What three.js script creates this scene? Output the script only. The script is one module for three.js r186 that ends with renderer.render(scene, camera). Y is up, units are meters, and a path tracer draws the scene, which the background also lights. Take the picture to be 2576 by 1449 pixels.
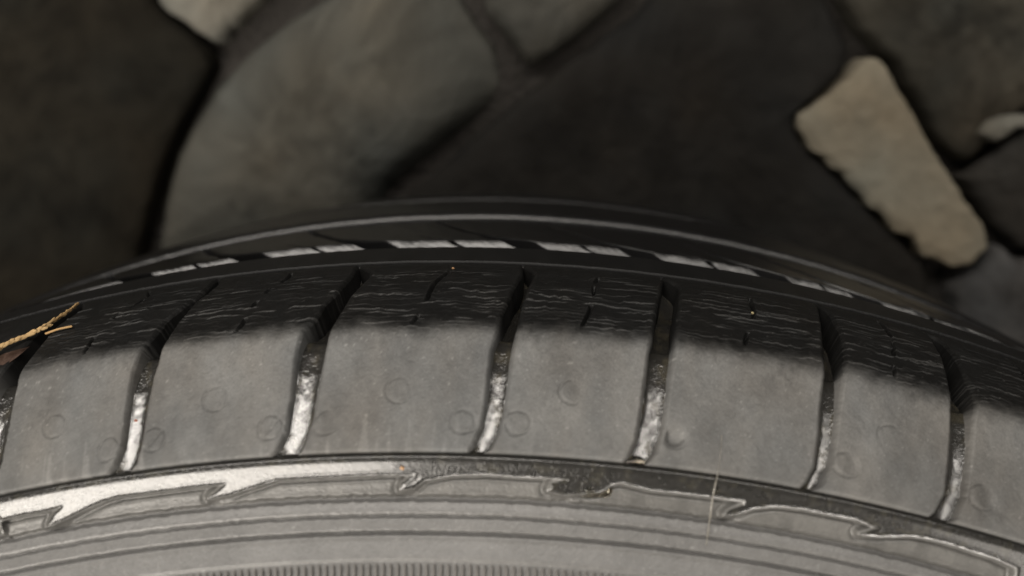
import * as THREE from 'three';
import { mergeGeometries } from 'three/addons/utils/BufferGeometryUtils.js';
import { RectAreaLightUniformsLib } from 'three/addons/lights/RectAreaLightUniformsLib.js';

// ---------------------------------------------------------------- camera, light, exposure
// The tyre lies flat on the paving, its axle line is the world's y axis, the paving is y = 0.
// "Tyre coordinates": angle a (degrees, 0 = away from the photographer, + = right), radius r, height h = y - LIFT.
const D2R = Math.PI / 180, LIFT = 0.170;
const scene = new THREE.Scene();
scene.background = new THREE.Color().setRGB(0.006, 0.006, 0.0063);
const VFOV = 37.349;
const camera = new THREE.PerspectiveCamera(VFOV, 1024 / 576, 0.01, 30);
{
  const toWorld = new THREE.Matrix4().makeRotationX(-Math.PI / 2);
  const turn = new THREE.Matrix4().makeRotationY(1.0557 * D2R)
    .multiply(new THREE.Matrix4().makeRotationX(-12.413 * D2R))
    .multiply(new THREE.Matrix4().makeRotationZ(2.5404 * D2R));
  camera.quaternion.setFromRotationMatrix(toWorld.multiply(turn));
  camera.position.set(0, 0.15538 + LIFT, -0.34908);
  camera.updateMatrixWorld(true);
}
camera.focus = 0.152;
camera.userData.fStop = 10;

const renderer = new THREE.WebGLRenderer();
renderer.toneMapping = THREE.LinearToneMapping;
renderer.toneMappingExposure = 1;
renderer.shadowMap.enabled = true;
RectAreaLightUniformsLib.init();

// two panel lamps left and right, and three battens added for glints (outside the frame)
const LAMPS = [
  { x: -0.66, y: 1.32, z: 0.22, len: 0.90, w: 0.62, power: 20.5, color: [1, 0.93, 0.84], label: 'wide white panel lamp on a black stand, largest of the five around the tyre' },
  { x: 1.00, y: 1.30, z: 0.20, len: 0.64, w: 0.36, power: 5, color: [1, 0.93, 0.84], label: 'square white panel lamp on a black stand beside the tyre' },
  { x: -0.64, y: 1.02, z: -1.30, len: 1.45, w: 0.16, power: 26, color: [1, 0.94, 0.865], label: 'long white batten lamp, added for glints, on a black stand behind the tyre' },  // unseen, added to put glints in the grooves and rib edges
  { x: 0.66, y: 1.02, z: -1.30, len: 1.05, w: 0.11, power: 19, color: [1, 0.94, 0.865], label: 'short white batten lamp, added for glints, on a black stand behind the tyre' },  // its added partner for the glints on the right
  { x: 0.40, y: 0.80, z: 0.98, len: 1.3, w: 0.12, power: 32, color: [1, 0.94, 0.865], label: 'low white batten lamp, added for edge highlights, on a short black stand in front of the tyre' },  // unseen, added to draw a bright line along the ledge edge
];

// ---------------------------------------------------------------- helpers
let seed = 7;
const rnd = () => { seed = (seed * 1664525 + 1013904223) >>> 0; return seed / 4294967296; };
const hash = (x, y, z) => { let h = (x * 374761393 + y * 668265263 + z * 2147483647) | 0; h = Math.imul(h ^ (h >>> 13), 1274126177); h ^= h >>> 16; return (h >>> 0) / 4294967296; };
const fade = t => t * t * (3 - 2 * t);
function noise(x, y, z = 0) {
  const X = Math.floor(x), Y = Math.floor(y), Z = Math.floor(z), u = fade(x - X), v = fade(y - Y), w = fade(z - Z);
  const l = (a, b, t) => a + (b - a) * t;
  const p = (i, j, k) => hash(X + i, Y + j, Z + k);
  return l(l(l(p(0, 0, 0), p(1, 0, 0), u), l(p(0, 1, 0), p(1, 1, 0), u), v), l(l(p(0, 0, 1), p(1, 0, 1), u), l(p(0, 1, 1), p(1, 1, 1), u), v), w) * 2 - 1;
}
const fbm = (x, y, z = 0, o = 4) => { let s = 0, a = 0.5; for (let i = 0; i < o; i++) { s += a * noise(x, y, z + 17 * i); x *= 2.03; y *= 2.03; a *= 0.5; } return s; };
const clamp = (x, a = 0, b = 1) => Math.min(b, Math.max(a, x));
const ss = (a, b, x) => fade(clamp((x - a) / (b - a)));
const mix = (a, b, t) => a + (b - a) * t;
function lut(pts) { return x => { if (x <= pts[0][0]) return pts[0][1]; for (let i = 1; i < pts.length; i++) if (x <= pts[i][0]) { const [x0, y0] = pts[i - 1], [x1, y1] = pts[i]; return y0 + (y1 - y0) * (x - x0) / (x1 - x0); } return pts[pts.length - 1][1]; }; }
const taken = {};
function numbered(n) { if (!(n in taken)) { taken[n] = 0; return n; } taken[n]++; return n + '_' + String(taken[n]).padStart(3, '0'); }
function add(name, geo, mat, parent = scene) {
  const m = new THREE.Mesh(geo, mat); m.name = parent === scene ? numbered(name) : name; m.castShadow = m.receiveShadow = true; parent.add(m); return m;
}
function tag(o, label, category, group) { o.userData.label = label; o.userData.category = category; if (group) o.userData.group = group; return o; }
const lin = (r, g, b) => new THREE.Color().setRGB(r, g, b);

// tileable grey noise texture for bump / roughness
function noiseTexture(size, cells, octaves, shape = x => x, z = 0) {
  const d = new Uint8Array(size * size * 4);
  for (let j = 0; j < size; j++) for (let i = 0; i < size; i++) {
    let s = 0, a = 0.5, c = cells;
    for (let o = 0; o < octaves; o++) {
      const x = i / size * c, y = j / size * c, X = Math.floor(x), Y = Math.floor(y), u = fade(x - X), v = fade(y - Y);
      const q = (p, r) => hash(((X + p) % c), ((Y + r) % c), z + o * 31);
      s += a * (mix(mix(q(0, 0), q(1, 0), u), mix(q(0, 1), q(1, 1), u), v) * 2 - 1); a *= 0.55; c *= 2;
    }
    const g = clamp(shape(s * 0.5 + 0.5)) * 255, k = (j * size + i) * 4; d[k] = d[k + 1] = d[k + 2] = g; d[k + 3] = 255;
  }
  const t = new THREE.DataTexture(d, size, size); t.wrapS = t.wrapT = THREE.RepeatWrapping; t.magFilter = THREE.LinearFilter; t.needsUpdate = true; return t;
}
const scaled = (t, metres) => { const c = t.clone(); c.repeat.set(1 / metres, 1 / metres); c.needsUpdate = true; return c; };
const GRAIN = noiseTexture(1024, 48, 4), ROUGH = noiseTexture(512, 16, 5, x => x, 3), PITS = noiseTexture(1024, 64, 2, x => Math.pow(clamp(x * 1.15), 1.4), 9);

const M = {
  block: new THREE.MeshPhysicalMaterial({ name: 'dusty_tread_rubber', vertexColors: true, roughness: 0.52, specularIntensity: 0.45, bumpMap: scaled(GRAIN, 0.02), bumpScale: 0.00006 }),
  wall: new THREE.MeshPhysicalMaterial({ name: 'sidewall_rubber', vertexColors: true, roughness: 0.42, bumpMap: scaled(GRAIN, 0.018), bumpScale: 0.00006 }),
  wet: new THREE.MeshPhysicalMaterial({ name: 'wet_rubber', vertexColors: true, roughness: 0.22, specularIntensity: 0.6, bumpMap: scaled(PITS, 0.016), bumpScale: 0.00005, clearcoat: 0.5, clearcoatRoughness: 0.12 }),
  floor: new THREE.MeshPhysicalMaterial({ name: 'wet_groove_rubber', vertexColors: true, roughness: 0.26, bumpMap: scaled(PITS, 0.02), bumpScale: 0.00008, clearcoat: 1, clearcoatRoughness: 0.2 }),
  tread: new THREE.MeshPhysicalMaterial({ name: 'tread_rubber', color: lin(0.006, 0.006, 0.0062), specularIntensity: 0.5, roughness: 0.4, bumpMap: scaled(GRAIN, 0.02), bumpScale: 0.0001, clearcoat: 0.5, clearcoatRoughness: 0.22 }),
  plain: new THREE.MeshPhysicalMaterial({ name: 'plain_rubber', color: lin(0.026, 0.026, 0.027), roughness: 0.55, bumpMap: scaled(GRAIN, 0.03), bumpScale: 0.0002 }),
  rib: new THREE.MeshPhysicalMaterial({ name: 'serration_rubber', color: lin(0.115, 0.110, 0.104), roughness: 0.5, bumpMap: scaled(GRAIN, 0.02), bumpScale: 0.0001 }),
  water: new THREE.MeshPhysicalMaterial({ name: 'muddy_water', color: lin(1, 0.97, 0.9), roughness: 0.02, transmission: 1, ior: 1.333, thickness: 0.002, attenuationColor: lin(0.75, 0.6, 0.32), attenuationDistance: 0.004 }),
};

// ---------------------------------------------------------------- pixels to places (photo seen 2576 x 1449)
const FPX = 2576 / 2 / (Math.tan(VFOV / 2 * D2R) * 2576 / 1449);
function ray(px, py) { return new THREE.Vector3((px - 1288) / FPX, -(py - 724.5) / FPX, -1).normalize().applyQuaternion(camera.quaternion); }
function onGround(px, py, y = 0) { const d = ray(px, py), t = (y - camera.position.y) / d.y; return [camera.position.x + d.x * t, camera.position.z + d.z * t]; }

// outer profile of the upper half of the tyre: [height, radius]
const PROF0 = [[-0.016, 0.3199], [-0.0016, 0.3196], [0.012, 0.3175], [0.0229, 0.313], [0.0355, 0.2966], [0.0359, 0.290], [0.0373, 0.2877], [0.0386, 0.2855], [0.0411, 0.2820], [0.0455, 0.274], [0.0470, 0.262], [0.0455, 0.248], [0.0390, 0.232], [0.0300, 0.219], [0.0250, 0.212]];
// dense, slightly rounded copy with arc length (mm, 0 at the inner end of the shoulder rib)
const PROF = (() => {
  let p = [];
  for (let i = 0; i + 1 < PROF0.length; i++) { const [a, b] = PROF0[i], [c, d] = PROF0[i + 1], n = Math.max(1, Math.round(Math.hypot(c - a, d - b) / 0.0003)); for (let k = 0; k < n; k++) p.push([mix(a, c, k / n), mix(b, d, k / n)]); }
  p.push(PROF0[PROF0.length - 1]);
  for (let it = 0; it < 14; it++) p = p.map((q, i) => (i === 0 || i === p.length - 1) ? q : [(p[i - 1][0] + 2 * q[0] + p[i + 1][0]) / 4, (p[i - 1][1] + 2 * q[1] + p[i + 1][1]) / 4]);
  let s = 0; const out = [];
  p.forEach((q, i) => { if (i) s += Math.hypot(q[0] - p[i - 1][0], q[1] - p[i - 1][1]) * 1000; out.push([s, q[0], q[1]]); });
  return out;
})();
const SMAX = PROF[PROF.length - 1][0];
function prof(s) {       // -> height, radius, normal (up, out)
  let lo = 0, hi = PROF.length - 1;
  if (s <= 0) { lo = 0; hi = 1; } else if (s >= SMAX) { lo = hi - 1; } else while (hi - lo > 1) { const m = (lo + hi) >> 1; if (PROF[m][0] <= s) lo = m; else hi = m; }
  const A = PROF[lo], B = PROF[hi], t = (s - A[0]) / (B[0] - A[0]);
  const l0 = Math.max(0, lo - 2), h0 = Math.min(PROF.length - 1, hi + 2), dh = PROF[h0][1] - PROF[l0][1], dr = PROF[h0][2] - PROF[l0][2], L = Math.hypot(dh, dr);
  return [mix(A[1], B[1], t), mix(A[2], B[2], t), -dr / L, dh / L];
}
function place(a, s, off, out) {   // angle (deg), arc length (mm), offset along the normal (mm)
  const [h, r, nu, no] = prof(s), R = r + no * off / 1000, t = a * D2R;
  out.push(R * Math.sin(t), h + nu * off / 1000 + LIFT, -R * Math.cos(t));
}
function onTyre(px, py) {          // -> angle, s where the view through a pixel meets the profile
  const d = ray(px, py), c = camera.position;
  const gap = t => { const x = c.x + d.x * t, y = c.y + d.y * t - LIFT, r = Math.hypot(x, c.z + d.z * t); if (y > 0.0468) return 1; for (let i = 1; i < PROF.length; i++) if (PROF[i][1] >= y) return r - mix(PROF[i - 1][2], PROF[i][2], clamp((y - PROF[i - 1][1]) / (PROF[i][1] - PROF[i - 1][1]))); return 1; };
  let t = 0.08; while (t < 0.3 && gap(t) > 0) t += 0.0004;
  let lo = t - 0.0004, hi = t; for (let k = 0; k < 24; k++) { const m = (lo + hi) / 2; if (gap(m) > 0) lo = m; else hi = m; }
  const x = c.x + d.x * hi, y = c.y + d.y * hi - LIFT, z = c.z + d.z * hi, r = Math.hypot(x, z);
  let best = 1, s = 0;
  for (let i = 1; i < PROF.length; i++) { const [s0, h0, r0] = PROF[i - 1], [s1, h1, r1] = PROF[i], L = (h1 - h0) ** 2 + (r1 - r0) ** 2, u = clamp(((y - h0) * (h1 - h0) + (r - r0) * (r1 - r0)) / L), q = Math.hypot(y - mix(h0, h1, u), r - mix(r0, r1, u)); if (q < best) { best = q; s = mix(s0, s1, u); } }
  return [Math.atan2(x, -z) / D2R, s];
}
// a grid of points -> geometry with smooth normals
function gridGeometry(nc, nr, point, opts = {}) {
  const pos = [], uv = [], col = [], idx = [];
  for (let j = 0; j < nr; j++) for (let i = 0; i < nc; i++) point(i, j, pos, uv, col);
  for (let j = 0; j + 1 < nr; j++) for (let i = 0; i + 1 < nc; i++) { const a = j * nc + i, b = a + 1, c = a + nc, d = c + 1; idx.push(a, b, c, b, d, c); }
  return finish(pos, uv, col, idx, opts);
}
function finish(pos, uv, col, idx, { flip = false } = {}) {
  const g = new THREE.BufferGeometry();
  if (flip) for (let i = 0; i < idx.length; i += 3) { const t = idx[i + 1]; idx[i + 1] = idx[i + 2]; idx[i + 2] = t; }
  g.setAttribute('position', new THREE.Float32BufferAttribute(pos, 3));
  if (uv.length) g.setAttribute('uv', new THREE.Float32BufferAttribute(uv, 2));
  if (col.length) g.setAttribute('color', new THREE.Float32BufferAttribute(col, 3));
  g.setIndex(idx); g.computeVertexNormals(); return g;
}
const steps = (list) => { const o = []; for (const [a, b, d] of list) { const n = Math.max(1, Math.round((b - a) / d)); for (let k = 0; k < n; k++) o.push(a + (b - a) * k / n); } o.push(list[list.length - 1][1]); return o; };

// ---------------------------------------------------------------- paving
{
  const paving = new THREE.Group(); paving.name = 'paving'; paving.userData.kind = 'structure'; paving.userData.label = 'dark irregular stone paving under the tyre'; scene.add(paving);
  const soilMat = new THREE.MeshStandardMaterial({ name: 'dark_soil', color: lin(0.014, 0.0115, 0.009), roughness: 0.95, bumpMap: scaled(ROUGH, 0.05), bumpScale: 0.003 });
  const soil = gridGeometry(90, 90, (i, j, p, u) => { const x = (i / 89 - 0.5) * 3, z = (j / 89 - 0.5) * 3; p.push(x, -0.0125 + 0.0015 * noise(x * 40, z * 40), z); u.push(x, z); }, { flip: true });
  const joint = add('joint_soil', soil, soilMat, paving); joint.userData.kind = 'structure';
  const stoneMat = c => new THREE.MeshPhysicalMaterial({ name: 'paving_stone', color: lin(1, 1, 1), vertexColors: true, roughness: 0.92, specularIntensity: 0.15, bumpMap: scaled(ROUGH, 0.06), bumpScale: 0.0008 });
  const sm = stoneMat();
  // polygon (world x, z) -> pillow-shaped stone with rounded edge
  function stone(poly, color, { bevel = 0.009, deep = 0.012, top = 0, rough = 1, n = 90, tone = 1, mottle = 1, tilt = [0, 0] } = {}) {
    // resample the outline
    let len = 0; const P = poly.map(p => [p[0], p[1]]); const m = P.length;
    let area = 0; for (let i = 0; i < m; i++) { const q = P[(i + 1) % m]; area += P[i][0] * q[1] - q[0] * P[i][1]; len += Math.hypot(q[0] - P[i][0], q[1] - P[i][1]); }
    if (area < 0) P.reverse();
    let out = []; for (let i = 0; i < m; i++) { const a = P[i], b = P[(i + 1) % m], l = Math.hypot(b[0] - a[0], b[1] - a[1]), k = Math.max(1, Math.round(l / len * n)); for (let t = 0; t < k; t++) out.push([mix(a[0], b[0], t / k), mix(a[1], b[1], t / k)]); }
    for (let it = 0; it < 3; it++) out = out.map((p, i) => { const a = out[(i + out.length - 1) % out.length], b = out[(i + 1) % out.length]; return [(a[0] + 2 * p[0] + b[0]) / 4, (a[1] + 2 * p[1] + b[1]) / 4]; });
    out = out.map(p => { const k = 0.0012 * rough; return [p[0] + k * fbm(p[0] * 160, p[1] * 160, 3), p[1] + k * fbm(p[0] * 160, p[1] * 160, 8)]; });
    const N = out.length, cx = out.reduce((s, p) => s + p[0], 0) / N, cz = out.reduce((s, p) => s + p[1], 0) / N;
    const R = out.reduce((s, p) => s + Math.hypot(p[0] - cx, p[1] - cz), 0) / N;
    const rings = [[1, -deep - 0.02], [1, -deep], [1 - 0.12 * bevel / R, -0.62 * bevel], [1 - 0.45 * bevel / R, -0.26 * bevel], [1 - bevel / R, -0.07 * bevel], [1 - 1.7 * bevel / R, 0]];
    for (let k = 1; k <= 18; k++) rings.push([(1 - 1.7 * bevel / R) * (1 - k / 18.02), 0.0006]);
    const pos = [], uv = [], col = [], idx = [], z0 = rnd() * 50;
    for (const [f, y] of rings) for (const p of out) {
      const x = cx + (p[0] - cx) * f, z = cz + (p[1] - cz) * f;
      const und = 0.0010 * mottle * fbm(x * 38, z * 38, z0) + 0.0005 * mottle * noise(x * 130, z * 130, z0);
      pos.push(x, y + top + (y > -deep + 1e-6 ? und : 0) + tilt[0] * (x - cx) + tilt[1] * (z - cz), z); uv.push(x, z);
      const g = tone * (1 + mottle * (0.5 * fbm(x * 60, z * 60, z0 + 5) + 0.5 * fbm(x * 260, z * 260, z0 + 9, 3))), w = 0.13 * fbm(x * 34, z * 34, z0 + 20, 3);
      col.push(color[0] * g * (1 + w), color[1] * g, color[2] * g * (1 - w));
    }
    for (let j = 0; j + 1 < rings.length; j++) for (let i = 0; i < N; i++) { const a = j * N + i, b = j * N + (i + 1) % N, c = a + N, d = b + N; idx.push(a, c, b, b, c, d); }
    return finish(pos, uv, col, idx);
  }
  const px = list => list.map(([x, y]) => onGround(x, y, -0.001));
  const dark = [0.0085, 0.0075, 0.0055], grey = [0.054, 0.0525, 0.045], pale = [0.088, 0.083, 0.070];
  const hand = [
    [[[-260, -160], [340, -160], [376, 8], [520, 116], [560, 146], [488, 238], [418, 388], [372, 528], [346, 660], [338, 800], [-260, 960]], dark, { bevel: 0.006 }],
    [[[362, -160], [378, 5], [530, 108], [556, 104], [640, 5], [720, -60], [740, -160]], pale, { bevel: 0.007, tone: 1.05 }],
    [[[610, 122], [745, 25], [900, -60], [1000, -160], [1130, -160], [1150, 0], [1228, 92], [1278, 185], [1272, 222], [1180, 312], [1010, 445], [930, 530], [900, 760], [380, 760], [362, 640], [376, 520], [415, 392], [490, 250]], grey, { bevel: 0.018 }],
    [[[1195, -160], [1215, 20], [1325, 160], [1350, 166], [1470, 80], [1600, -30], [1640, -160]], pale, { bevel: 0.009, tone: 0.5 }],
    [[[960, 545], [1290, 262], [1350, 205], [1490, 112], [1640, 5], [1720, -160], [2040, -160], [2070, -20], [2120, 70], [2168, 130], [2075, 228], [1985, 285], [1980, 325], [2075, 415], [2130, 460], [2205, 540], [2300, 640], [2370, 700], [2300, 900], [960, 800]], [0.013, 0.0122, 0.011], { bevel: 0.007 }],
    [[[2180, 138], [2205, 140], [2252, 215], [2330, 345], [2400, 465], [2482, 580], [2488, 622], [2440, 668], [2388, 676], [2345, 650], [2318, 648], [2292, 598], [2258, 592], [2232, 560], [2212, 530], [2188, 530], [2160, 482], [2134, 470], [2120, 436], [2085, 424], [2062, 388], [2036, 378], [1997, 318], [2002, 292], [2090, 236], [2118, 204]], [0.165, 0.146, 0.110], { bevel: 0.0022, rough: 1.2, n: 170, top: 0.0005, mottle: 0.35 }],  // pale stone stands in for a lit patch with a scalloped shadow edge
    [[[2090, -160], [2110, -10], [2160, 70], [2250, 150], [2300, 245], [2395, 400], [2440, 420], [2520, 330], [2800, 120], [2800, -160]], [0.03, 0.027, 0.021], { bevel: 0.006 }],
    [[[2455, 335], [2470, 312], [2512, 290], [2556, 286], [2600, 290], [2590, 318], [2545, 322], [2520, 348], [2480, 360]], [0.12, 0.11, 0.09], { bevel: 0.003, top: 0.004, deep: 0.006, n: 50 }],
    [[[2412, 440], [2450, 440], [2530, 352], [2800, 180], [2800, 640], [2560, 630], [2500, 570]], [0.026, 0.024, 0.021], { bevel: 0.006 }],
    [[[2515, 610], [2560, 655], [2800, 665], [2800, 1100], [2420, 1000], [2400, 720], [2460, 690], [2505, 640]], [0.044, 0.042, 0.040], { bevel: 0.006 }],
  ];
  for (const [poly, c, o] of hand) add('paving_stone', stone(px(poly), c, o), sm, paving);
  // the paving goes on around the part in view: cells of a jittered net outside a rectangle
  const corners = [[-260, -160], [2800, -160], [2800, 1000], [-260, 900]].map(q => onGround(...q));
  const x0 = Math.min(corners[0][0], corners[3][0]), x1 = Math.max(corners[1][0], corners[2][0]), z0 = Math.min(corners[0][1], corners[1][1]), z1 = -0.20;
  const seeds = []; for (let i = -7; i <= 7; i++) for (let j = -7; j <= 7; j++) seeds.push([i * 0.145 + (rnd() - 0.5) * 0.09, j * 0.145 + (rnd() - 0.5) * 0.09]);
  const clip = (poly, nx, nz, d) => { const o = []; for (let i = 0; i < poly.length; i++) { const a = poly[i], b = poly[(i + 1) % poly.length], da = nx * a[0] + nz * a[1] - d, db = nx * b[0] + nz * b[1] - d; if (da <= 0) o.push(a); if (da * db < 0) { const t = da / (da - db); o.push([mix(a[0], b[0], t), mix(a[1], b[1], t)]); } } return o; };
  for (const s of seeds) {
    if (s[0] > x0 && s[0] < x1 && s[1] > z0 && s[1] < z1) continue;
    let poly = [[s[0] - 0.2, s[1] - 0.2], [s[0] + 0.2, s[1] - 0.2], [s[0] + 0.2, s[1] + 0.2], [s[0] - 0.2, s[1] + 0.2]];
    for (const q of seeds) { if (q === s) continue; const dx = q[0] - s[0], dz = q[1] - s[1], L = Math.hypot(dx, dz); if (L > 0.5) continue; poly = clip(poly, dx / L, dz / L, (dx * (s[0] + q[0]) / 2 + dz * (s[1] + q[1]) / 2) / L - 0.005); if (poly.length < 3) break; }
    if (s[1] >= z1) poly = clip(poly, 0, -1, -(z1 + 0.004)); else if (s[1] <= z0) poly = clip(poly, 0, 1, z0 - 0.004); else if (s[0] <= x0) poly = clip(poly, 1, 0, x0 - 0.004); else poly = clip(poly, -1, 0, -(x1 + 0.004));
    if (poly.length < 3) continue;
    let ar = 0; for (let i = 0; i < poly.length; i++) { const q = poly[(i + 1) % poly.length]; ar += poly[i][0] * q[1] - q[0] * poly[i][1]; } if (Math.abs(ar) < 0.006) continue;
    const k = 0.7 + 0.9 * rnd(); add('paving_stone', stone(poly, [dark[0] * k, dark[1] * k, dark[2] * k], { n: 48, bevel: 0.007 }), sm, paving);
  }
}

// ---------------------------------------------------------------- tyre
const tyre = new THREE.Group(); tyre.name = 'tyre'; scene.add(tyre);
tag(tyre, 'wet worn black car tyre lying flat on dark stone paving', 'tyre');

// shoulder grooves: angle of the left edge where each meets the ledge, then edge tables [s, degrees from there]
const EDGE = {
  '-12.34': [[[24.6, 1.76], [29.2, 1.42], [32.4, 1.11], [36.8, 0.97], [40.3, 0.74], [43.8, 0.57], [48.4, 0.51], [52.3, 0.47], [56.1, 0.41], [58.8, 0.23], [60.4, 0]], [[16.2, 2.29], [20.2, 2.04], [28.4, 1.79], [33.4, 1.56], [38.9, 1.44], [42.8, 1.33], [44.7, 1.24], [49.8, 1.12], [55.7, 1.04], [58.9, 0.92], [60.6, 0.67]]],
  '-7.39': [[[21, 1.66], [28.7, 1.49], [32.6, 1.18], [36.5, 1.07], [39.3, 0.78], [42.3, 0.67], [45.2, 0.62], [51.3, 0.58], [56.2, 0.48], [58.9, 0.28], [60.4, 0]], [[16.2, 2.41], [26.8, 2.13], [30.5, 1.9], [35.3, 1.74], [38.3, 1.62], [42.1, 1.54], [45.5, 1.46], [49.6, 1.35], [54.1, 1.28], [56.8, 1.15], [59.4, 0.98], [60.6, 0.83]]],
  '-1.58': [[[21.2, 1.38], [29, 1.12], [35.8, 0.87], [40.4, 0.75], [43.3, 0.61], [47.3, 0.57], [51.8, 0.53], [55.8, 0.44], [58.9, 0.23], [60.6, 0]], [[15.4, 2.0], [22.2, 1.75], [32.1, 1.48], [37.6, 1.38], [41.5, 1.3], [45.5, 1.21], [50.3, 1.15], [53.9, 1.08], [57.3, 0.93], [59.6, 0.72], [60.6, 0.45]]],
  '2.96': [[[17, 1.5], [27.9, 1.14], [35.4, 0.92], [41.4, 0.7], [46.6, 0.62], [52.2, 0.52], [56.3, 0.42], [59, 0.23], [60.6, 0]], [[15.7, 2.14], [26.7, 1.82], [34.6, 1.6], [42.1, 1.45], [45.3, 1.36], [50.4, 1.28], [54.9, 1.18], [57.6, 1.03], [60.1, 0.77]]],
  '8.16': [[[16.1, 1.57], [28.3, 1.08], [37.9, 0.8], [46.4, 0.65], [51.7, 0.6], [56.1, 0.52], [58.8, 0.28], [60.6, 0]], [[15.7, 1.96], [23.1, 1.72], [32.8, 1.62], [40.3, 1.33], [48.5, 1.15], [52.3, 1.09], [55.9, 0.97], [58.8, 0.73], [60.4, 0.49]]],
  '12.06': [[[19.7, 1.35], [26.5, 1.13], [33.4, 0.97], [40.6, 0.73], [45.3, 0.73], [50.1, 0.68], [55.8, 0.57], [59, 0.27], [60.7, 0]], [[18, 1.81], [28.6, 1.62], [32, 1.59], [37.3, 1.58], [42.9, 1.42], [50.3, 1.29], [55.5, 1.18], [59.2, 0.92], [60.2, 0.75]]],
};
const known = [-16.95, -12.34, -7.39, -1.58, 2.96, 8.16, 12.06, 17.15];
const PITCH = [...known]; { const pat = [4.6, 5.3, 5.75, 4.9, 4.2, 5.6, 4.5, 5.0]; const rest = 360 - (known[7] - known[0]); const raw = []; let sum = 0; for (let i = 0; sum < rest - 2.5; i++) { raw.push(pat[(i * 3 + (i >> 2)) % 8]); sum += raw[raw.length - 1]; } const f = rest / sum; let a = 17.15; for (let i = 0; i + 1 < raw.length; i++) { a += raw[i] * f; PITCH.push(a); } }
const NP = PITCH.length;
const S0 = 14.6, S1 = 60.6, STOP = 15.6;
const edges = PITCH.map(p => { const [L, R] = EDGE[String(p)] || EDGE['2.96']; const l = lut(L), r = lut(R); return { p, L: s => p + l(s), R: s => { const k = ss(STOP - 0.6, STOP + 5.5, s); return p + mix(l(s) + 0.03, Math.max(r(s), l(s) + 0.2), k); } }; });
const depth = lut([[14.5, 0.5], [17, 3.2], [24, 5.2], [32, 5.0], [38, 3.9], [43, 2.1], [47, 1.45], [60.2, 1.3], [62, 1.6]]);
const MMDEG = s => prof(s)[1] * 1000 * D2R;   // mm per degree

// moulded circles, where the photograph shows them: [px, py, radius mm, kind]
const DIMPLES = [[137, 1070, 1.9, 1], [272, 1128, 1.8, 1], [388, 1103, 1.9, 2], [542, 1003, 2.0, 0], [680, 1075, 1.9, 2], [820, 1062, 1.9, 3], [1003, 982, 2.0, 0], [1165, 1060, 1.9, 1], [1302, 1062, 1.9, 1], [1437, 985, 1.9, 3], [1700, 1100, 1.8, 4], [2130, 1168, 2.0, 3], [2240, 1100, 2.1, 5], [2472, 1250, 2.0, 3]].map(([x, y, r, k]) => { const q = onTyre(x, y); return { a: q[0], s: q[1], r, k }; });
const SIPES = { '-12.34': 0.0, '-7.39': 0.02, '-1.58': 0.02, '2.96': 0.03, '8.16': 0.02 };
function ridge(a, s) {       // fine wavy scuff ridges running round the tyre, 0..1
  let best = 0;
  for (const [pitch, z, wide] of [[0.92, 3, 0.19], [1.55, 43, 0.24]]) {
    const wob = 1.1 * fbm(a * 0.9, s * 0.10, z, 4) + 0.28 * noise(a * 7, s * 0.4, z + 4);
    const q = (s + wob) / pitch, id = Math.floor(q), f = Math.abs(q - id - 0.5) * pitch;
    const on = ss(-0.10, 0.25, noise(a * 1.3 + id * 7.31, id * 3.7, z + 8)) * (0.25 + 0.75 * ss(-0.2, 0.6, noise(a * 0.8 + id * 2.1, id * 1.3, z + 12)));
    best = Math.max(best, on * clamp(1 - f / wide));
  }
  return best;
}
function blockHeight(a, s, u, k, z) {
  let h = 0;
  // contact face: fine wavy wear ridges running round the tyre
  const worn = ss(17, 22, s) * (1 - ss(37, 41, s));
  if (worn > 0) h += worn * (0.24 * ridge(a, s) - 0.05 * fbm(a * 5, s * 1.4, 21, 3));
  // sipe across the contact face, dying out at the shoulder
  const us = 0.5 + 0.02 * Math.sin(s * 0.35 + k) - (s - 28) * 0.0022, x = Math.abs(u - us) * z;
  const so = ss(16.5, 18.5, s) * (1 - ss(37, 39, s)) * ss(-0.25, 0.25, noise(s * 0.42, k * 5.1, 2) + 0.05);
  h -= so * 1.3 * clamp(1.25 - x / 0.30);
  h += so * 0.12 * clamp(1 - Math.abs(x - 0.55) / 0.3);
  // shoulder: shallow undulation and pock marks
  h += 0.10 * fbm(a * 1.3, s * 0.16, 31, 3);
  h -= 0.035 * ss(0.50, 0.75, noise(a * 7, s * 1.5, 41)) * ss(40, 44, s);
  for (const d of DIMPLES) {
    const dx = (a - d.a) * MMDEG(s), dy = s - d.s; if (Math.abs(dx) > 3 || Math.abs(dy) > 3) continue;
    const r = Math.hypot(dx, dy), ang = Math.atan2(dy, dx), rr = d.r * (1 + 0.09 * noise(ang * 1.6, d.a * 3, 4)), e = Math.abs(r - rr);
    const arc = d.k === 5 ? ss(0.2, 0.8, -Math.sin(ang + 0.6)) : 0.55 + 0.45 * ss(-0.4, 0.5, Math.cos(ang - 2.6));
    h -= 0.22 * arc * clamp(1 - e / 0.26);
    const inn = 1 - ss(rr - 0.5, rr, r);
    if (d.k === 1) h += 0.07 * inn;
    if (d.k === 2) { h += 0.10 * inn - 0.20 * inn * clamp(1 - Math.abs(dx * 0.75 + dy * 0.65 - 0.1) / 0.4) * ss(-1.4, -0.4, dx * 0.6 - dy * 0.7 + 0.6); }
    if (d.k === 3) h += inn * (0.16 * clamp(-dx / 2 + 0.35) - 0.22 * clamp(dx / 2 + 0.3));
    if (d.k === 4) h -= 0.95 * (1 - ss(rr - 0.9, rr, r)) * clamp(0.75 - dx * 0.2 + dy * 0.1);
  }
  return h;
}
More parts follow.
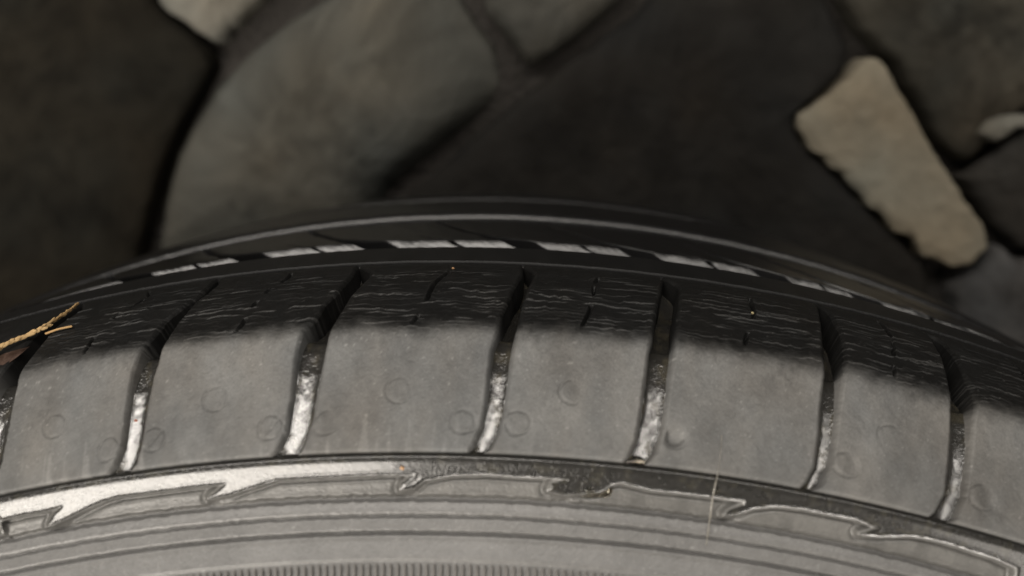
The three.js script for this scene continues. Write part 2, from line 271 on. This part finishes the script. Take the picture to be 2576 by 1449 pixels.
function blockColor(a, s, col) {
  // shoulder dust film, scrubbed rubber beyond, tread shade painted into its black (ragged border)
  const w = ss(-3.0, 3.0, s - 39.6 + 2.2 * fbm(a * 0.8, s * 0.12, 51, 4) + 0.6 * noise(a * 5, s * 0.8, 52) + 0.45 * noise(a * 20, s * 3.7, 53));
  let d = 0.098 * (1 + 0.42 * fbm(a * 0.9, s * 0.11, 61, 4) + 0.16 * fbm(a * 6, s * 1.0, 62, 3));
  // pale dried splashes above the ledge
  const splash = ss(0.12, 0.45, noise(a * 5.5, 0.5, 71) + 0.5 * noise(a * 16, s * 0.25, 72) - (60.6 - s) * (0.10 + 0.09 * noise(a * 8, 0, 75)));
  d += 0.032 * splash * ss(2, -6, a) * ss(50, 56, s);
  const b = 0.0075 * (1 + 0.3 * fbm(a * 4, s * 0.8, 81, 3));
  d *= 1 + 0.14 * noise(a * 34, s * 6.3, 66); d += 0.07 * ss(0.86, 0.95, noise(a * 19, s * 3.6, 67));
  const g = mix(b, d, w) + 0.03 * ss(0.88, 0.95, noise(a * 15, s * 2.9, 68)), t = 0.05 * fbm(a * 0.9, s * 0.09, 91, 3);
  const scuffGlint = s > 17 && s < 41 ? 0.03 * ridge(a, s) * ss(18, 24, s) * (1 - w) : 0;   // light caught on the ridge crests, painted into the colour
  col.push((g + scuffGlint) * (1.0 + t), (g + scuffGlint) * 0.985, (g + scuffGlint) * (0.945 - t));
}
function shoulderBlock(k) {
  const A = edges[k], B = edges[(k + 1) % NP], wrap = k + 1 === NP ? 360 : 0;
  const near = A.p > -24 && A.p < 20, sRows = near ? steps([[S0, 19, 0.3], [19, 40, 0.125], [40, 45, 0.35], [45, 59.5, 0.22]]) : steps([[S0, 59.5, 2.2]]);
  const rows = [[S0 - 0.05, 5], ...sRows.map(s => [s, 0]), [59.75, 0.08], [59.95, 0.22], [60.1, 0.5], [60.2, 1.4]];
  const n = near ? 110 : 10, eps = [[-0.55, 1], [-0.18, 0.55], [0, 0.38], [0.12, 0.14], [0.4, 0]];
  const cols = []; for (const [d, f] of eps) cols.push([0, d, f]); for (let i = 1; i < n; i++) cols.push([i / n, null, 0]); for (const [d, f] of [...eps].reverse()) cols.push([1, -d, f]);
  const z = 22;
  return gridGeometry(cols.length, rows.length, (i, j, p, uv, col) => {
    const [s, rd] = rows[j], sc = clamp(s, S0, 60.7), m = MMDEG(sc), l = A.R(sc), r = B.L(sc) + wrap, e = 0.4 / m, [u, d, f] = cols[i];
    let a, uu;
    if (d === null) { a = mix(l + e, r - e, u); uu = u; } else { a = (u === 0 ? l : r) + d / m; uu = u; }
    const side = f === 0 ? 0 : f === 1 ? depth(sc) + 0.4 : f;
    // crumbled edge of the groove
    const chip = f > 0 && f < 1 ? 0.10 * (1 + noise(a * 3, s * 2.2, 5)) : 0;
    const hh = d === null && near ? blockHeight(a, s, uu, k, (r - l) * m) : 0;
    place(a, s, (rd === 0 ? hh - 0.42 * (1 - ss(S0, 17.5, s)) : 0) - Math.max(side + chip, rd === 5 ? 1.2 : rd), p); uv.push(a * m / 1000, s / 1000);
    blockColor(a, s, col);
  });
}
for (let k = 0; k < NP; k++) add('shoulder_block', shoulderBlock(k), M.block, tyre);

// floor of the shoulder grooves (dark, wet)
{
  const A = [...steps([[-22, 22, 0.045]])], B = steps([[22.5, 337.5, 0.75]]), ang = [...A, ...B, 338], rows = steps([[S0 - 1, 61.6, 0.35]]);
  const g = gridGeometry(ang.length, rows.length, (i, j, p, uv, col) => {
    const a = ang[i], s = rows[j], f = Math.abs(a) < 22 ? 1 : 0;
    const low = 0.08 * fbm(a * 2, s * 0.35, 101, 3) + 0.035 * noise(a * 11, s * 1.6, 103) * ss(60, 44, s);
    let cup = 0; for (const e of edges) if (a > e.p - 0.4 && a < e.p + 3) { const t = (a - e.L(s)) / (e.R(s) - e.L(s)); if (t > 0 && t < 1) cup = 0.6 * Math.pow(Math.abs(2 * t - 1), 2.6) * (1 - 0.5 * ss(50, 58, s)); }
    place(a, s, -depth(s) + f * (low + Math.min(cup, 0.9)), p); uv.push(a * 0.3 * D2R, s / 1000);
    const mud = 0.4 * ss(0.05, 0.35, fbm(a * 4, s * 0.5, 110, 3));
    col.push(mix(0.020, 0.060, mud), mix(0.019, 0.052, mud), mix(0.017, 0.034, mud));
  });
  add('groove_floor', g, M.floor, tyre);
}
// band between the shoulder blocks and the wide groove
{
  const a = steps([[-26, 26, 0.12], [26, 334, 1]]), rows = [[14.85, 1.0], [14.66, 0.5], [14.56, 0.03], ...steps([[14.2, 1.5, 0.5]]).map(s => [s, 0]), [0.9, 0.1], [0.35, 0.4], [0, 1.0], [-1.2, 8]];
  const g = gridGeometry(a.length, rows.length, (i, j, p, uv, col) => {
    const [s, d] = rows[j]; place(a[i], s, 0.08 - d + 0.03 * noise(a[i] * 4, s * 0.6, 121) + (j < 3 ? 0.06 * noise(a[i] * 5, 1, 131) : 0), p); uv.push(a[i] * 0.32 * D2R, s / 1000);
    const q = 0.0075 * (1 + 0.25 * noise(a[i] * 2, s, 122)); col.push(q, q, q);
  }, { flip: true });
  add('shoulder_rib', g, M.block, tyre);
}
const sor = (pts, seg = 240) => {   // surface of revolution from [height, radius] pairs (upper side first, going outwards then down)
  const g = new THREE.LatheGeometry(pts.map(([h, r]) => new THREE.Vector2(r, h + LIFT)), seg);
  const uv = g.attributes.uv, n = pts.length; for (let i = 0; i <= seg; i++) for (let j = 0; j < n; j++) uv.setXY(i * n + j, i / seg * 2.0, j * 0.004); g.computeVertexNormals(); return g;
};
add('casing', sor([[-0.150, 0.3040], [-0.147, 0.3105], [-0.0138, 0.3125]]), M.tread, tyre);

// second rib: blocks parted by swept cuts, upper wall roughened
function treadBlock(k) {
  const a0 = PITCH[k] + 1.75, a1 = PITCH[(k + 1) % NP] + (k + 1 === NP ? 360 : 0) + 1.75, near = a0 > -26 && a0 < 24, n = near ? 70 : 8;
  const H0 = -0.0262, H1 = -0.057, cut = 1.15;
  // path over the block: from deep on the upper wall to the face to deep on the lower wall  [height, radius offset mm]
  const path = [[H0 + 0.0006, -7], [H0 + 0.0009, -3.2], [H0 + 0.0006, -2.6], [H0 + 0.0001, -1.7], [H0 - 0.00035, -0.9], [H0 - 0.00074, -0.2], [H0 - 0.00095, -0.03], [H0 - 0.0014, 0], ...steps([[0, 1, 0.1]]).slice(1, -1).map(t => [mix(H0 - 0.001, H1 + 0.001, t), 0]), [H1 + 0.0008, -0.1], [H1, -0.7], [H1 - 0.0003, -7]];
  const cols = [[0, -7], [0, -0.6], [0.006, -0.15], [0.02, 0]]; for (let i = 1; i < n; i++) cols.push([0.02 + 0.96 * i / n, 0]); cols.push([0.98, 0], [0.994, -0.15], [1, -0.6], [1, -7]);
  return gridGeometry(cols.length, path.length, (i, j, p, uv) => {
    const [h, off] = path[j], [u, co] = cols[i], t = clamp((H0 - h) / (H0 - H1));
    const sweep = -4.4 * Math.pow(t, 0.55) , g2 = cut * (0.55 - 0.42 * ss(0, 0.3, t)), a = mix(a0 + g2, a1 - g2, u) + sweep;
    const rough = near ? 0.30 * fbm(a * 1.5, h * 200, 141, 3) : 0;
    const nick = Math.min(Math.abs(u - 0.55) < 0.012 && h > H0 - 0.004 ? -1.1 : 0, 0);
    const R = 0.3195 + (Math.min(off, co) + nick + rough * (j > 0 && j < path.length - 1 ? 1 : 0)) / 1000 + 0.0001 * t;
    p.push(R * Math.sin(a * D2R), h + LIFT + (j > 1 && j < 7 ? rough * 0.0002 : 0) + (nick && j < 6 ? -0.0008 : 0), -R * Math.cos(a * D2R)); uv.push(a * 0.32 * D2R, h);
  }, { flip: true });
}
for (let k = 0; k < NP; k++) add('tread_block', treadBlock(k), M.tread, tyre);
// centre rib, lower shoulder, lower sidewall, beads, inside
{
  const a = steps([[-30, 30, 0.12], [30, 330, 1.5]]), P = [[-0.0660, -7], [-0.0659, -2.2], [-0.0665, -1.1], [-0.0670, -0.25], [-0.0682, 0], [-0.075, 0.05], [-0.085, 0.05], [-0.095, 0], [-0.0968, -0.4], [-0.0974, -7]];
  add('centre_rib', gridGeometry(a.length, P.length, (i, j, p, uv) => {
    const [h, o] = P[j], k = Math.abs(a[i]) < 30 ? 1 : 0, w = k * (0.12 * fbm(a[i] * 2.6, h * 400, 151, 3)); const R = 0.3204 + (o + w) / 1000; p.push(R * Math.sin(a[i] * D2R), h + LIFT + 0.0003 * w, -R * Math.cos(a[i] * D2R)); uv.push(a[i] * 0.32 * D2R, h);
  }, { flip: true }), M.tread, tyre);
  add('lower_shoulder', sor([[-0.1072, 0.3120], [-0.1080, 0.3190], [-0.1090, 0.3196], [-0.125, 0.3190], [-0.137, 0.3172], [-0.1465, 0.3130], [-0.1530, 0.3050], [-0.1590, 0.2966]].reverse()), M.tread, tyre);
  add('lower_sidewall', sor([[-0.1590, 0.2966], [-0.1610, 0.288], [-0.1650, 0.277], [-0.1695, 0.262], [-0.1680, 0.248], [-0.1600, 0.230], [-0.1500, 0.216], [-0.1440, 0.205], [-0.1350, 0.2035]].reverse()), M.plain, tyre);
  add('inner_liner', sor([[-0.1350, 0.2035], [-0.132, 0.212], [-0.142, 0.225], [-0.156, 0.245], [-0.158, 0.262], [-0.150, 0.285], [-0.135, 0.3005], [-0.06, 0.3045], [0.010, 0.3005], [0.026, 0.285], [0.034, 0.262], [0.032, 0.245], [0.018, 0.225], [0.010, 0.212], [0.013, 0.2035], [0.0205, 0.2045], [0.0250, 0.2125]]), M.plain, tyre);
}

// ---------------------------------------------------------------- ledge with saw-tooth edge, sidewall rings
// tooth outline traced on the photograph (4096 px wide)
const TRACE = [[0, 2080], [83, 2060], [161, 2047], [244, 2027], [211, 2060], [189, 2105], [266, 2072], [344, 2033], [416, 2002], [472, 1986], [555, 1977], [694, 1958], [832, 1941], [899, 1936], [870, 1962], [827, 1997], [910, 1980], [999, 1952], [1050, 1936], [1105, 1919], [1222, 1913], [1388, 1905], [1555, 1897], [1649, 1900], [1610, 1933], [1599, 1961], [1655, 1952], [1694, 1922], [1805, 1900], [1943, 1897], [2054, 1905], [2222, 1913], [2266, 1922], [2205, 1936], [2190, 1966], [2260, 1978], [2330, 1975], [2400, 1968], [2445, 1938], [2488, 1928], [2533, 1942], [2610, 1961], [2721, 1972], [2821, 1983], [2943, 2000], [2977, 2002], [2971, 2022], [2916, 2044], [2899, 2061], [2955, 2055], [3010, 2034], [3107, 2024], [3218, 2036], [3329, 2058], [3429, 2077], [3479, 2099], [3512, 2116], [3479, 2127], [3440, 2138], [3523, 2146], [3662, 2144], [3745, 2160], [3829, 2183], [3912, 2210], [3995, 2238], [4039, 2256], [4073, 2275]].map(([x, y]) => onTyre(x / 1.59, y / 1.59));
const LINE = (() => {
  const mean = [[0, 66.4], [0.55, 65.6], [1.0, 64.2], [1.7, 63.3], [3.0, 63.1], [4.3, 63.2], [5.3, 63.5], [4.95, 64.6], [4.75, 66.2]];
  const out = [...TRACE];
  const end = TRACE[TRACE.length - 1][0], start = TRACE[0][0] + 360;
  const n = Math.round((start - end) / 4.87), w = (start - end) / n;
  for (let k = 0; k < n; k++) for (const [x, s] of mean) out.push([end + w * k + x * w / 4.95 + 0.12, s]);
  out.push([start, TRACE[0][1]]);
  return out;
})();
const SEG = []; for (let i = 0; i + 1 < LINE.length; i++) SEG.push([LINE[i][0], LINE[i][1], LINE[i + 1][0], LINE[i + 1][1]]);
const BUCKET = {}; SEG.forEach(q => { for (let b = Math.floor((Math.min(q[0], q[2]) - 0.6) * 2); b <= Math.floor((Math.max(q[0], q[2]) + 0.6) * 2); b++) (BUCKET[b] ||= []).push(q); });
const MM = 290 * D2R;
function toEdge(a, s) {      // signed distance (mm) to the saw-tooth line, + on the ledge
  let x = a < TRACE[0][0] ? a + 360 : a; let best = 9, cross = 0;
  for (const [x0, y0, x1, y1] of BUCKET[Math.floor(x * 2)] || []) {
    const dx = (x1 - x0) * MM, dy = y1 - y0, px = (x - x0) * MM, py = s - y0, t = clamp((px * dx + py * dy) / (dx * dx + dy * dy)), d = Math.hypot(px - dx * t, py - dy * t);
    if (d < best) best = d;
    if ((x0 <= x) !== (x1 <= x)) { const y = y0 + (y1 - y0) * (x - x0) / (x1 - x0); if (y > s) cross++; }
  }
  return cross & 1 ? best : -best;
}
const CHAMFER = lut([[-0.62, -0.40], [-0.36, -0.245], [-0.12, -0.135], [0.10, -0.045], [0.26, 0], [0.42, 0.03], [0.7, 0]]);   // slanted edge of the ledge
const HOLLOW = lut([[59.4, -1.6], [60.0, -1.0], [60.35, -0.5], [60.65, -0.15], [60.95, -0.04], [61.5, 0], [66, 0]]);
const SF = 67.3, SG = 69.8, SH = 72.2, SI = 76.2;
{
  const ang = [...steps([[-22, 22, 0.042]]), ...steps([[22.15, 337.85, 0.16]]), 338], rows = [59.4, ...steps([[59.7, 68.4, 0.13], [68.4, 76.8, 0.16], [76.8, 86, 0.8], [86, SMAX - 0.5, 3]])];
  const pos = [], uv = [], col = [], L = [], W = [], nc = ang.length, sd = new Float32Array(nc * rows.length);
  for (let j = 0; j < rows.length; j++) for (let i = 0; i < nc; i++) {
    const a = ang[i], s = rows[j], near = Math.abs(a) < 22 ? 1 : 0;
    let d = s < 60.4 ? 9 : s > 68 ? -9 : toEdge(a, s); sd[j * nc + i] = d;
    const wig = near * (0.05 * noise(a * 8, s * 2, 161) + 0.02 * noise(a * 24, s * 5, 162)); d += s < 68 ? wig : 0;
    let h = 0;
    // ledge: hollow under the blocks, lip along the saw-tooth edge
    const on = ss(-0.70, -0.34, d);
    const lip = CHAMFER(d);
    const hollow = HOLLOW(s);
    h = mix(-0.95 + 0.09 * (s - 65), hollow + lip - 0.02, on);
    if (s > 60.9 && d < 0) h -= 0.34 * Math.exp(-Math.pow((d + 1.0) / 0.30, 2));
    if (s > SF - 1.2) {
      const wv = near * 0.08 * noise(a * 7, 3, 171);
      h = mix(h, -0.75, ss(SF - 0.25, SF + 0.35, s + wv)) - 0.75 * clamp(1.3 - Math.abs(s + wv - SF) / 0.40, 0, 1);
      h += 0.10 * Math.exp(-Math.pow((s + wv - SF - 1.5) / 0.8, 2));
      h -= 0.5 * clamp(1.3 - Math.abs(s + wv * 0.8 - SG) / 0.24, 0, 1) - 0.10 * Math.exp(-Math.pow((s - SG + 0.75) / 0.3, 2));
      h -= 0.55 * clamp(1.3 - Math.abs(s + wv * 0.8 - SH) / 0.26, 0, 1) - 0.10 * Math.exp(-Math.pow((s - SH - 0.7) / 0.3, 2));
      h -= 0.36 * ss(SI - 0.2, SI + 0.2, s) * (1 - ss(83, 84, s));
    }
    h += near * (0.010 * fbm(a * 3, s * 0.6, 181, 3));
    place(a, s, h, pos); uv.push(a * 0.29 * D2R, s / 1000);
    // colour: grey bloom on the sidewall, darker where mud and water stay
    let g = 0.108 * (1 + 0.16 * fbm(a * 0.8, s * 0.12, 191, 4) + 0.14 * fbm(a * 5, s * 1.2, 192, 3));
    const silt = ss(0.02, 0.30, fbm(a * 2.2, s * 0.35, 193, 4) + 0.10) ;
    g *= 1 + 0.13 * noise(a * 33, s * 6.5, 197); g += 0.06 * ss(0.84, 0.93, noise(a * 21, s * 4, 198));
    let r = g, gg = g * 0.985, b = g * 0.955;
    if (d > 0) { g = 0.018 * (1 + 0.3 * fbm(a * 4, s * 1.3, 195, 3)); r = g; gg = g * 0.97; b = g * 0.9; const m = 0.010 * silt * ss(0.1, 0.5, fbm(a * 6, s * 1.6, 196, 3) + 0.2); r += m; gg += m * 0.9; b += m * 0.55; }
    else if (s < SF) { const k = 0.84 - 0.14 * silt; r *= k; gg *= k * 0.99; b *= k * 0.96; }
    col.push(r, gg, b);
  }
  for (let j = 0; j + 1 < rows.length; j++) for (let i = 0; i + 1 < nc; i++) { const a = j * nc + i, b = a + 1, c = a + nc, d = c + 1; const m = (sd[a] + sd[b] + sd[c] + sd[d]) / 4; (m > -0.12 ? L : W).push(a, b, c, b, d, c); }
  const whole = finish(pos, uv, col, [...L, ...W]);
  const sub = idx => { const map = new Int32Array(pos.length / 3).fill(-1), P = [], U = [], C = [], N = [], I = [], n = whole.attributes.normal.array; for (const v of idx) { if (map[v] < 0) { map[v] = P.length / 3; P.push(pos[3 * v], pos[3 * v + 1], pos[3 * v + 2]); U.push(uv[2 * v], uv[2 * v + 1]); C.push(col[3 * v], col[3 * v + 1], col[3 * v + 2]); N.push(n[3 * v], n[3 * v + 1], n[3 * v + 2]); } I.push(map[v]); } const g = new THREE.BufferGeometry(); g.setAttribute('position', new THREE.Float32BufferAttribute(P, 3)); g.setAttribute('normal', new THREE.Float32BufferAttribute(N, 3)); g.setAttribute('uv', new THREE.Float32BufferAttribute(U, 2)); g.setAttribute('color', new THREE.Float32BufferAttribute(C, 3)); g.setIndex(I); return g; };
  const ledge = add('saw_tooth_ledge', sub(L), M.wet, tyre); ledge.userData.label = 'wet glossy ledge with a saw-tooth lower edge';
  add('sidewall', sub(W), M.wall, tyre);
}
// fine serrations on the sidewall: one small rounded rib each
{
  const rib = (a0, w) => gridGeometry(6, 9, (i, j, p, uv) => {
    const t = (i / 5 - 0.5) * 2, s = SI + 0.35 + j * 0.82, a = a0 + t * w / 2 / (0.28 * 1000 * D2R), e = j === 0 ? 0.5 : j === 8 ? 0.5 : 0;
    place(a, s, -1.2 + 0.52 * Math.sqrt(Math.max(0, 1 - Math.pow(Math.abs(t), 3))) - e, p); uv.push(a * 0.28 * D2R, s / 1000);
  });
  const step = 360 / 1632, rest = [];
  for (let k = 0; k < 1632; k++) { const a = (k - 816) * step, g = rib(a, 0.62 + 0.06 * rnd()); if (Math.abs(a) < 32.9) add('serration_rib', g, M.rib, tyre); else rest.push(g); }
  const far = add('serrations', mergeGeometries(rest), M.rib, tyre); far.userData.kind = 'stuff';
}
// thread of mould flash standing across ledge and rings
{
  const pts = [[1815, 1095], [1812, 1140], [1805, 1190], [1798, 1220], [1792, 1255], [1786, 1300], [1780, 1345], [1776, 1372]].map(q => onTyre(...q));
  const P = pts.map(([a, s], i) => { const o = []; place(a, s, s < 60.6 ? 0.12 : s < 63.6 ? 0.25 : 0.1, o); return new THREE.Vector3(...o); });
  const c = new THREE.CatmullRomCurve3(P), g = new THREE.TubeGeometry(c, 60, 0.00011, 7);
  const p = g.attributes.position; for (let i = 0; i < p.count; i++) { const k = mix(0.45, 1.15, ss(0.25, 0.55, Math.floor(i / 8) / 60)) * (1 + 0.35 * noise(i / 8 * 0.7, 2)); const t = c.getPoint(Math.floor(i / 8) / 60); p.setXYZ(i, mix(t.x, p.getX(i), k), mix(t.y, p.getY(i), k), mix(t.z, p.getZ(i), k)); }
  g.computeVertexNormals(); add('mould_flash', g, new THREE.MeshPhysicalMaterial({ name: 'pale_flash', color: lin(0.16, 0.15, 0.13), roughness: 0.3 }), tyre);
}

// ---------------------------------------------------------------- water caught in the saw teeth and groove ends
function pool(outline, level, bulge, label) {      // outline in photo pixels (2576 wide)
  const q = outline.map(o => onTyre(...o)), N = 40, K = 8;
  const cA = q.reduce((t, v) => t + v[0], 0) / q.length, cS = q.reduce((t, v) => t + v[1], 0) / q.length;
  const cur = new THREE.CatmullRomCurve3(q.map(([a, s]) => new THREE.Vector3(a * MM, s, 0)), true); const ring = cur.getSpacedPoints(N).slice(0, N);
  const pos = [], idx = [];
  for (const [f, h] of [[0.9, -0.9], ...Array.from({ length: K }, (_, k) => [1 - k / (K - 1) * 0.97, level + bulge * Math.sqrt(clamp(1 - Math.pow(1 - k / (K - 1), 2)))])]) for (const v of ring) place((cA * MM + (v.x - cA * MM) * f) / MM, cS + (v.y - cS) * f, h, pos);
  for (let j = 0; j < K; j++) for (let i = 0; i < N; i++) { const a = j * N + i, b = j * N + (i + 1) % N, c = a + N, d = b + N; idx.push(a, b, c, b, d, c); }
  const c0 = K * N, v = pos.length / 3; place(cA, cS, level + bulge, pos); for (let i = 0; i < N; i++) idx.push(c0 + i, c0 + (i + 1) % N, v);
  const w = pos.length / 3; place(cA, cS, -0.9, pos); for (let i = 0; i < N; i++) idx.push((i + 1) % N, i, w);
  return tag(add('water_pool', finish(pos, [], [], idx, { flip: true }), M.water), label, 'water', 'water caught on the tyre');
}
pool([[1388, 1226], [1420, 1215], [1462, 1222], [1500, 1216], [1535, 1226], [1538, 1250], [1490, 1256], [1430, 1250], [1395, 1244]], -0.75, 0.45, 'muddy water pool caught in a notch of the saw-tooth ledge');
pool([[1462, 1238], [1470, 1222], [1486, 1218], [1500, 1226], [1502, 1242], [1484, 1250]], -0.45, 0.5, 'small round water drop beside the muddy pool on the ledge');
pool([[1580, 1150], [1600, 1142], [1622, 1150], [1624, 1172], [1600, 1180], [1572, 1176]], -1.0, 0.5, 'yellowish water at the foot of a shoulder groove');
pool([[1790, 1226], [1800, 1214], [1810, 1222], [1812, 1240], [1800, 1250], [1788, 1242]], -0.5, 0.6, 'water bead clinging to the thread of flash on the ledge');

// ---------------------------------------------------------------- dry grass sprig and grit
{
  const g0 = new THREE.Group(); g0.name = 'grass_sprig'; scene.add(g0); tag(g0, 'dry straw-coloured grass sprig caught on the tyre shoulder', 'grass');
  const at = (x, y, o) => { const q = onTyre(x, y), p = []; place(q[0], q[1], o, p); return new THREE.Vector3(...p); };
  const c = new THREE.CatmullRomCurve3([at(-60, 930, 0.9), at(-20, 905, 1.0), at(25, 878, 1.1), at(70, 855, 0.9), at(110, 838, 1.0), at(150, 812, 0.9), at(180, 790, 0.8), at(200, 772, 0.7)]);
  const straw = new THREE.MeshStandardMaterial({ name: 'straw', color: lin(0.30, 0.185, 0.075), roughness: 0.75, side: THREE.DoubleSide });
  const husk = new THREE.MeshStandardMaterial({ name: 'straw_husk', color: lin(0.34, 0.225, 0.10), roughness: 0.8, side: THREE.DoubleSide });
  const brown = new THREE.MeshStandardMaterial({ name: 'dead_leaf', color: lin(0.04, 0.018, 0.009), roughness: 0.8, side: THREE.DoubleSide });
  add('stem', new THREE.TubeGeometry(c, 50, 0.00028, 6), straw, g0);
  const spike = (p, dir, l, w) => { const m = new THREE.Matrix4(), z = dir.clone().normalize(), x = new THREE.Vector3(0, 1, 0).cross(z).normalize(), y = z.clone().cross(x); m.makeBasis(x, y, z).setPosition(p); const g = new THREE.SphereGeometry(1, 7, 6); g.scale(w, w * 0.7, l); g.translate(0, 0, l * 0.8); g.applyMatrix4(m); return g; };
  for (let k = 0; k < 46; k++) { const t = 0.06 + 0.9 * k / 46, p = c.getPoint(t), d = c.getTangent(t), up = new THREE.Vector3(rnd() - 0.5, 0.25 + 0.5 * rnd(), (k % 2 ? 1 : -1) * (0.2 + 0.5 * rnd())); d.addScaledVector(up, 0.4); const f = 1 - 0.45 * t; add('husk', spike(p, d, (0.0008 + 0.0006 * rnd()) * f, (0.00026 + 0.00018 * rnd()) * f), husk, g0); }
  const c2 = new THREE.CatmullRomCurve3([at(118, 845, 0.5), at(150, 835, 0.6), at(185, 826, 0.5)]); add('stem', new THREE.TubeGeometry(c2, 20, 0.0002, 5), straw, g0);
  const leaf = [at(-60, 960, 0.3), at(-20, 930, 0.5), at(25, 905, 0.5), at(75, 876, 0.3)];
  const lc = new THREE.CatmullRomCurve3(leaf); add('dead_leaf', gridGeometry(24, 7, (i, j, p, uv) => { const t = i / 23, q = lc.getPoint(t), w = 0.0010 * Math.sin(Math.PI * (0.1 + 0.88 * t)) * (j / 3 - 1); p.push(q.x + w * 0.35, q.y + 0.0004 * Math.cos(j) + 0.0002 * noise(i, j), q.z + w); uv.push(t, j / 6); }), brown, g0);
}
for (const [x, y, r, c, o, lab] of [[1012, 1177, 0.00034, [0.32, 0.19, 0.10], 0.15, 'orange grain of grit lying on the wet ledge'], [338, 1056, 0.00026, [0.22, 0.06, 0.03], 0.9, 'red-brown grain of grit stuck in a shoulder groove'], [1140, 678, 0.00028, [0.30, 0.17, 0.08], 0.2, 'orange grain of grit wedged in a sipe of the worn tread face'], [1892, 790, 0.00028, [0.30, 0.25, 0.13], 0.2, 'yellowish grain of grit wedged in a sipe beside the mould flash']]) {
  const q = onTyre(x, y), p = []; place(q[0], q[1], (x === 338 ? -depth(q[1]) : 0) + o, p);
  const g = new THREE.IcosahedronGeometry(r, 2), a = g.attributes.position; for (let i = 0; i < a.count; i++) { const k = 1 + 0.25 * noise(a.getX(i) * 3000, a.getY(i) * 3000, a.getZ(i) * 3000); a.setXYZ(i, a.getX(i) * k, a.getY(i) * k * 0.7, a.getZ(i) * k); } g.computeVertexNormals();
  const m = tag(add('grit_grain', g, new THREE.MeshStandardMaterial({ name: 'grit', color: lin(...c), roughness: 0.6 })), lab, 'grit'); m.position.set(...p);
}

// ---------------------------------------------------------------- lamps
for (const l of LAMPS) {
  const t = new THREE.Group(); t.name = numbered(l.w < 0.3 ? 'added_batten_lamp' : 'panel_lamp'); scene.add(t); tag(t, l.label, 'lamp', 'lamps on stands around the tyre');
  const black = new THREE.MeshStandardMaterial({ name: 'black_metal', color: lin(0.02, 0.02, 0.02), roughness: 0.5 });
  t.position.set(l.x, 0, l.z); t.rotation.y = l.z < 0 ? Math.PI : 0;   // own +z points away from the tyre
  t.updateMatrixWorld(true);
  const head = new THREE.Group(); head.name = 'lamp_head'; head.position.set(0, l.y, 0); t.add(head);
  head.rotation.set(Math.PI / 2 + Math.atan2(Math.abs(l.z + 0.3), l.y - 0.2), 0, 0);                         // own +z looks down at the tyre
  const housing = new THREE.BoxGeometry(l.len + 0.04, l.w + 0.03, 0.05); add('housing', housing, black, head).position.z = -0.035;
  add('diffuser', new THREE.BoxGeometry(l.len, l.w, 0.004), new THREE.MeshStandardMaterial({ name: 'lamp_diffuser', color: lin(0.8, 0.8, 0.8), emissive: lin(...l.color), emissiveIntensity: 1.0 }), head).position.z = -0.006;
  const light = new THREE.RectAreaLight(lin(...l.color), l.power, l.len, l.w); light.position.z = 0.002; light.rotation.y = Math.PI; head.add(light);
  const pole = new THREE.CylinderGeometry(0.014, 0.016, l.y + 0.02, 16); pole.translate(0, (l.y + 0.02) / 2, 0.13); add('pole', pole, black, t);
  const base = new THREE.CylinderGeometry(0.17, 0.18, 0.025, 40); base.translate(0, 0.0125, 0.13); add('base', base, black, t);
  const arm = new THREE.CylinderGeometry(0.01, 0.01, 0.14, 12); arm.rotateX(Math.PI / 2); arm.translate(0, l.y + 0.01, 0.07); add('arm', arm, black, t);
}
renderer.render(scene, camera);
